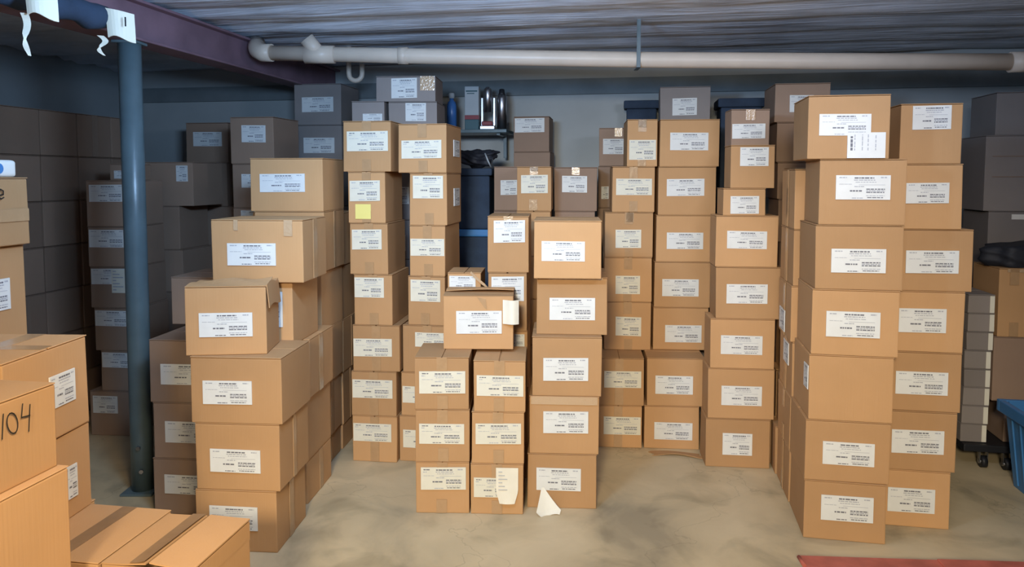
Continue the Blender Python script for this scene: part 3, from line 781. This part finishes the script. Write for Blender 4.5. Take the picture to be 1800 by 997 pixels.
# white wraps with loose tails on the beam
for (xa, ya, xb, yb, tail, lab) in ((44, -28, 86, 26, (43, 97), 'white wrapped strap with long tail, at the top left corner'), (186, 14, 226, 66, (177, 97), 'white wrapped strap with curled tail, nearer the post')):
    d0 = 2.75 if xa < 100 else 3.25
    P, Q = at(xa, ya, d0), at(xb, yb, d0)
    t = thing('white_strap', lab, 'strap', (0, 0, 0), 0, 'white straps on the beam')
    bm = bmesh.new()
    w, h = Q.x-P.x, P.z-Q.z
    sheet(bm, lambda s, k: (P.x+w*(.1*(1-k)+s*(1-.06*(1-k))), P.y-.02*math.sin(math.pi*s)+.05*s, Q.z+h*k*1.0-.018*s*(1 if k > .5 else .4)+(.01*math.sin(5*s) if k < .1 else 0)), 8, 6, .006)
    link('wrap', bm, 'strap', t)
    bm = bmesh.new()
    T0, T1 = at(tail[0]-2, yb-4, d0), at(tail[0]+5, tail[1], d0)
    tw = .020
    sheet(bm, lambda s, k: (T0.x+(T1.x-T0.x)*k+tw*(s-.5)*(1.2-.5*k-.75*math.exp(-((k-.62)/.09)**2)-(max(0, k-.85)*3))+(.012*math.sin(k*6) if xa > 100 else 0), T0.y+.012*math.sin(7*k)+.01*s, T0.z+(T1.z-T0.z)*k), 3, 16, .0015)
    link('tail', bm, 'strap', t)
    if xa > 100:
        bm = bmesh.new(); C = at(220, 38, d0-.03); box(bm, C.x-.003, C.y, C.z-.02, C.x+.003, C.y+.004, C.z+.02, bev=.0012); link('slot', bm, 'black', t)
# dark roll strapped along the beam between them
P, Q = at(-14, -22, 2.75), at(186, 33, 3.3)
bm = bmesh.new(); d = Q-P
tube(bm, [P+d*k/10+Vector((0, .012*math.sin(k), .008*math.sin(k*2.1))) for k in range(11)], [.052+.006*math.sin(k*1.7) for k in range(11)], 18)
o = link('fabric_roll', bm, 'navy', smooth=True); tag(o, 'dark navy fabric roll slung along the red beam', 'roll')

def pipe_pt(x, y, d): return at(x, y, d)
pl = [pipe_pt(470, 93, 4.55), pipe_pt(700, 98, 4.45), pipe_pt(1120, 105, 4.3), pipe_pt(1500, 108, 4.1), pipe_pt(1790, 109, 3.98)]
t = thing('drain_pipe', 'long pale plastic drain pipe hung under the ceiling', 'pipe', (0, 0, 0))
bm = bmesh.new(); tube(bm, pl, .045, 24); link('pipe_run', bm, 'pvc', t)
e = pl[0]
bm = bmesh.new(); tube(bm, [e+Vector((.03, -.004, 0)), e+Vector((-.03, .01, .002)), e+Vector((-.075, .05, .025)), e+Vector((-.10, .11, .05)), e+Vector((-.13, .2, .09))], .053, 20); link('elbow', bm, 'pvc', t)
k = pipe_pt(562, 96, 4.5)
bm = bmesh.new(); tube(bm, [k+Vector((-.09, .0, 0)), k+Vector((.09, -.0, 0))], .053, 20); tube(bm, [k+Vector((0, 0, 0)), k+Vector((-.07, -.03, .09))], .044, 18); link('cleanout_tee', bm, 'pvc', t)
bm = bmesh.new(); tube(bm, [pl[-1]+Vector((-.04, .01, 0)), pl[-1]+Vector((.07, -.01, 0))], .054, 20); link('end_coupling', bm, 'pvc', t)
bm = bmesh.new(); tube(bm, [pl[1]+Vector((-.0, 0, 0)), pl[1]+Vector((.06, 0, 0))], .05, 20); link('coupling', bm, 'pvc', t)
k = pl[2]
bm = bmesh.new(); box(bm, k.x-.011, k.y-.05, k.z-.055, k.x+.011, k.y-.047, ZC, bev=.0005); box(bm, k.x-.011, k.y-.05, k.z-.055, k.x+.011, k.y+.05, k.z-.05)
link('hanger_strap', bm, 'steelblue', t)
# hook of pipe by the tallest left stack
bm = bmesh.new(); k = at(625, 138, 5.1)
tube(bm, [k+Vector((-.045, 0, ZC-.0-k.z)), k+Vector((-.045, 0, .04))]+[k+Vector((-.045*math.cos(a), 0, -.045*math.sin(a)+.03)) for a in [math.pi*j/8 for j in range(1, 9)]]+[k+Vector((.045, 0, .1))], .017, 12)
o = link('trap_pipe', bm, 'pvc', smooth=True); tag(o, 'curved plastic trap pipe hanging behind the flat cartons', 'pipe')

# ------------------------------------------------------------------ wall shelf and what is on it
sh = at(832, 228, 5.45); zs = sh.z
t = thing('wall_shelf', 'dark wall shelf on the back wall holding bottles and cans', 'shelf', (sh.x, sh.y+.10, zs), AX)
bm = bmesh.new(); box(bm, -.27, -.13, -.025, .27, .20, 0, bev=.003); link('board', bm, 'steelblue', t)
for sx in (-.2, .2):
    bm = bmesh.new(); box(bm, sx-.012, -.08, -.04, sx+.012, .2, -.025); box(bm, sx-.012, .185, -.2, sx+.012, .2, -.025); link('bracket', bm, 'steelblue', t)
def on_shelf(x): 
    p = at(x, 222, 5.43); return (p.x, p.y+.06, zs)
t = thing('spray_bottle', 'blue bottle with pale cap, left on the wall shelf', 'bottle', on_shelf(793))
bm = bmesh.new(); lathe(bm, [(0, .03), (.005, .036), (.17, .036), (.20, .03), (.215, .016), (.23, .015)], 22); link('bottle_body', bm, 'bottleblue', t)
bm = bmesh.new(); lathe(bm, [(.23, .022), (.265, .022), (.27, .018)], 18); link('cap', bm, 'grey', t)
t = thing('jug', 'squat dark blue jug at the left end of the wall shelf', 'jug', on_shelf(766))
bm = bmesh.new(); lathe(bm, [(0, .03), (.006, .04), (.15, .04), (.2, .026), (.22, .018), (.26, .018)], 20); link('jug_body', bm, 'navy', t)
bm = bmesh.new(); tube(bm, [(.03, -.02, .2), (.06, -.03, .17), (.055, -.03, .10), (.036, -.02, .07)], .008, 8); link('handle', bm, 'navy', t)
t = thing('product_box', 'pale grey box with red band on the wall shelf', 'box', on_shelf(830), R(-6))
bm = bmesh.new(); box(bm, -.052, -.04, .105, .052, .05, .315, bev=.003); link('upper_panel', bm, 'grey', t)
bm = bmesh.new(); box(bm, -.052, -.041, 0, .052, .05, .075, bev=.003); link('lower_panel', bm, 'teal', t)
bm = bmesh.new(); box(bm, -.052, -.042, .075, .052, .05, .105); link('band', bm, 'darkred', t)
bm = bmesh.new(); box(bm, -.042, -.044, .275, .042, -.04, .285); box(bm, -.035, -.044, .26, .02, -.04, .266); link('print', bm, 'teal', t)
t = thing('chrome_dispenser', 'chrome dispenser with red tray beside the grey box', 'dispenser', on_shelf(857), R(-6))
bm = bmesh.new(); box(bm, -.055, -.05, 0, .055, .05, .03, bev=.006, seg=2); box(bm, -.055, .02, .03, -.035, .05, .24, bev=.004); box(bm, .035, .02, .03, .055, .05, .24, bev=.004); link('frame', bm, 'metal', t)
bm = bmesh.new(); box(bm, -.04, -.045, .03, .04, .045, .062, bev=.005); link('tray', bm, 'darkred', t)
bm = bmesh.new(); lathe(bm, [(.13, .03), (.28, .032), (.30, .026), (.315, .01)], 20); link('canister', bm, 'metal', t)
t = thing('metal_flask', 'tall silver flask at the right end of the wall shelf', 'flask', on_shelf(882))
bm = bmesh.new(); lathe(bm, [(0, .036), (.23, .036), (.255, .028)], 24); link('flask_body', bm, 'metal', t)
bm = bmesh.new(); lathe(bm, [(.255, .028), (.27, .022), (.295, .02), (.30, .012)], 20); link('lid', bm, 'black', t)
# dark things under the shelf
tt = [on_z(0, 0, -1)]
q = at(858, 330, 5.05)
HB2 = 'dark tote below the wall shelf, hidden under another'
zt = at(858, 296, 5.05).z
for k in range(4):
    z0, z1 = zt*k/4, zt*(k+1)/4
    t = thing('storage_tote', 'dark blue tote topping the pile under the wall shelf' if k == 3 else 'dark blue tote second down under the wall shelf' if k == 2 else HB2, 'tote', (q.x-.10, q.y+.12, z0), R(-8), 'dark totes under the shelf')
    bm = bmesh.new(); box(bm, -.13, -.13, 0.001, .13, .13, z1-z0-.05, bev=.015, seg=2); link('tote_body', bm, 'navy', t)
    bm = bmesh.new(); box(bm, -.15, -.15, z1-z0-.05, .15, .15, z1-z0, bev=.012, seg=2); link('lid', bm, 'blue' if k == 2 else 'navy', t)
bm = bmesh.new()
bmesh.ops.create_icosphere(bm, subdivisions=4, radius=1)
for v in bm.verts:
    n = v.co.normalized(); s = .82+.18*math.sin(5*n.x+2)*math.cos(6*n.y)+.08*math.sin(13*n.z+7*n.x)
    v.co = Vector((n.x*.165*s, n.y*.12*s, max(-.0, .06+n.z*.075*s+.05*n.x*n.x)))
o = link('cloth_bag', bm, 'blackcloth', smooth=True); o.location = (q.x-.08, q.y+.11, zt); tag(o, 'rumpled black bag lying on the totes under the wall shelf', 'bag')
bm = bmesh.new(); tube(bm, [(.06, -.12, .10), (.08, -.15, .05), (.10, -.14, .01), (.11, -.08, .06)], .006, 8); link('strap', bm, 'grey', o)

# ------------------------------------------------------------------ right edge
GR = 'dim cartons at the right edge'
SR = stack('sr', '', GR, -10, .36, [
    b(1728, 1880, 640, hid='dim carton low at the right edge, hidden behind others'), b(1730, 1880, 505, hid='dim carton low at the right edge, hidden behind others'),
    b(1735, 1885, 371), b(1731, 1890, 238), b(1751, 1880, 162)], d=4.44, look='kraft_grey_shaded', seam='y')
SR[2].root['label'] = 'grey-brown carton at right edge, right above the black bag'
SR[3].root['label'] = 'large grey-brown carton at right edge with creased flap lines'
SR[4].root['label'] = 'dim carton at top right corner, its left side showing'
for zz in (.45, .72):
    c = SR[3]; bm = bmesh.new(); quad(bm, c.F['front'], .04, c.h*zz, c.w-.02, c.h*zz+.004, .0028, th=1); link('crease', bm, 'kraft_shaded', c.root)
bm = bmesh.new(); c = SR[2]; quad(bm, c.F['front'], *c.F['front'].rect((1778, 377, 1830, 386)), BASE, th=1); link('paper_strip', bm, 'white', c.root)
SR2 = stack('sr2', '', GR, -10, .33, [
    b(1764, 1880, 705, look='kraft_shaded'), b(1745, 1870, 592, look='kraft_shaded'), b(1755, 1870, 472)], d=4.02, z0=.135, jit=1.0)
SR2[0].root['label'] = 'dark brown carton on the dolly, behind the blue tote'
SR2[1].root['label'] = 'brown carton under the taped one at the right edge'
SR2[2].root['label'] = 'tan carton with brown tape corners under the black bag' 
SR2[2].root['label'] = 'tan carton with brown tape at its corners, under black bag'
c = SR2[2]; add_tape(c, 'tape', down=.09, u=.075, wd=.045); add_tape(c, 'clear', down=.02, u=.14, wd=.2, both=False)
bm = bmesh.new()
bmesh.ops.create_icosphere(bm, subdivisions=4, radius=1)
for v in bm.verts:
    n = v.co.normalized(); s = .9+.12*math.sin(6*n.x+1)*math.cos(5*n.y)+.05*math.sin(15*n.z+9*n.x)
    v.co = Vector((n.x*.21*s, n.y*.15*s, min(.125+.02*n.x, max(0, .055+n.z*.13*s))))
o = link('plastic_bag', bm, 'blackcloth', smooth=True)
p = SR2[2].base; o.location = (p.x, p.y, top_z(SR2[2])+.001); tag(o, 'black plastic bag slumped on the tan carton, right edge', 'bag')
# stack of slim boxes with white edges
for k in range(8):
    z0, z1 = .135+.103*k, .135+.103*(k+1)
    p = at(1690+1.0*k, 700, 4.03)
    rg = random.Random(k); a = AX+R(rg.uniform(-.8, .8))
    c = carton((p.x+rg.uniform(-.005, .003), p.y), .135, .32, z1-z0, z0, a,
               f"slim grey box with white edge on the dolly, {['bottom one','second up','third up','fourth up','fifth up','sixth up','seventh up','topmost'][k]}", 'slim boxes on the dolly', 'kraft_grey_shaded')
    bm = bmesh.new(); quad(bm, c.F['front'], .108, .004, .131, c.h-.006, .0028, th=1); link('white_edge', bm, 'cream', c.root)
# the dolly
p = at(1694, 835, 3.98)
t = thing('platform_dolly', 'low black wheeled dolly under the right edge boxes', 'dolly', (p.x+.35, p.y+.15, 0), AX)
bm = bmesh.new(); box(bm, -.32, -.20, .095, .32, .19, .134, bev=.006, seg=2); link('deck', bm, 'black', t)
for (cx, cy) in ((-.21, -.17), (-.10, -.19), (.27, -.17), (-.27, .15), (.27, .15)):
    bm = bmesh.new(); tube(bm, [(cx-.014, cy, .034), (cx+.014, cy, .034)], .033, 20); w = link('caster', bm, 'black', t)
    bm = bmesh.new(); box(bm, cx-.022, cy-.012, .03, cx-.017, cy+.012, .095); box(bm, cx+.017, cy-.012, .03, cx+.022, cy+.012, .095); tube(bm, [(cx-.024, cy, .034), (cx+.024, cy, .034)], .012, 10); link('fork', bm, 'metal', w)
# blue tote
q = on_z(1776, 851, 0)
q = q+BU*.17-AV*.22
t = thing('storage_tote', 'open blue plastic tote on the floor at the right edge', 'tote', (q.x, q.y, 0), AX)
bm = bmesh.new()
wb, wt, db, dt, hh = .165, .205, .215, .255, .43
lo = [bm.verts.new((sx*wb, sy*db, .002)) for sx, sy in ((-1, -1), (1, -1), (1, 1), (-1, 1))]
hi = [bm.verts.new((sx*wt, sy*dt, hh)) for sx, sy in ((-1, -1), (1, -1), (1, 1), (-1, 1))]
fs = [bm.faces.new(lo[::-1])]
for i in range(4): fs.append(bm.faces.new((lo[i], lo[(i+1) % 4], hi[(i+1) % 4], hi[i])))
bmesh.ops.bevel(bm, geom=[e for e in bm.edges if abs(e.verts[0].co.z-e.verts[1].co.z) > .1], offset=.02, segments=3, affect='EDGES')
bmesh.ops.solidify(bm, geom=bm.faces[:], thickness=.004)
link('tote_body', bm, 'blue', t)
bm = bmesh.new()
a, e = wt+.022, dt+.022
for (x0, y0, x1, y1) in ((-a, -e, a, -e+.03), (-a, e-.03, a, e), (-a, -e+.03, -a+.03, e-.03), (a-.03, -e+.03, a, e-.03)):
    box(bm, x0, y0, .375, x1, y1, .436, bev=.006, seg=2)
link('rim', bm, 'blue', t)
for k in range(5):
    bm = bmesh.new(); yy = -.17+.085*k
    box(bm, -wt-.006, yy-.008, .02, -wt+.02, yy+.008, .38, bev=.003)
    for v in bm.verts: v.co.x += (wt-wb)*(1-v.co.z/hh); v.co.y *= .85+.15*v.co.z/hh
    link('rib', bm, 'blue', t)
# red steel beam on the floor at the bottom right
p = on_z(1402, 976, .09); q = on_z(1830, 990, .09)
t = thing('red_beam', 'red painted steel channel lying across the bottom right corner', 'beam', (p.x, p.y, 0), math.atan2(q.y-p.y, q.x-p.x))
L = (q-p).length
bm = bmesh.new(); box(bm, -.0, -.10, .082, L*.58, 0, .09, bev=.002); link('top_flange', bm, 'red', t)
bm = bmesh.new(); box(bm, L*.575, -.10, .088, L+.2, -.004, .096, bev=.002); link('splice_plate', bm, 'red', t)
bm = bmesh.new(); box(bm, .02, -.05, .008, L+.2, -.042, .084); link('web', bm, 'red', t)
bm = bmesh.new(); box(bm, .01, -.10, .0, L+.2, 0, .008, bev=.002); link('bottom_flange', bm, 'red', t)
bm = bmesh.new(); tube(bm, [(0, -.085, .0905), (.0, -.015, .0905)], .008, 10); link('rolled_edge', bm, 'red', t)
# loose flap of card by the seven-high stack
q = on_z(1195, 800, 0)
bm = bmesh.new()
sheet(bm, lambda s, k: (-.14+.28*s+.02*math.sin(6*k), -.035+.07*k+.015*math.sin(4*s), .0045+.012*math.sin(3*s)**2*(1-k)), 10, 4, .003)
o = link('cardboard_scrap', bm, 'kraft'); o.location = (q.x-.02, q.y, 0); o.rotation_euler = (0, 0, R(-8)); tag(o, 'loose strip of brown card on floor before the seven-high stack', 'cardboard')
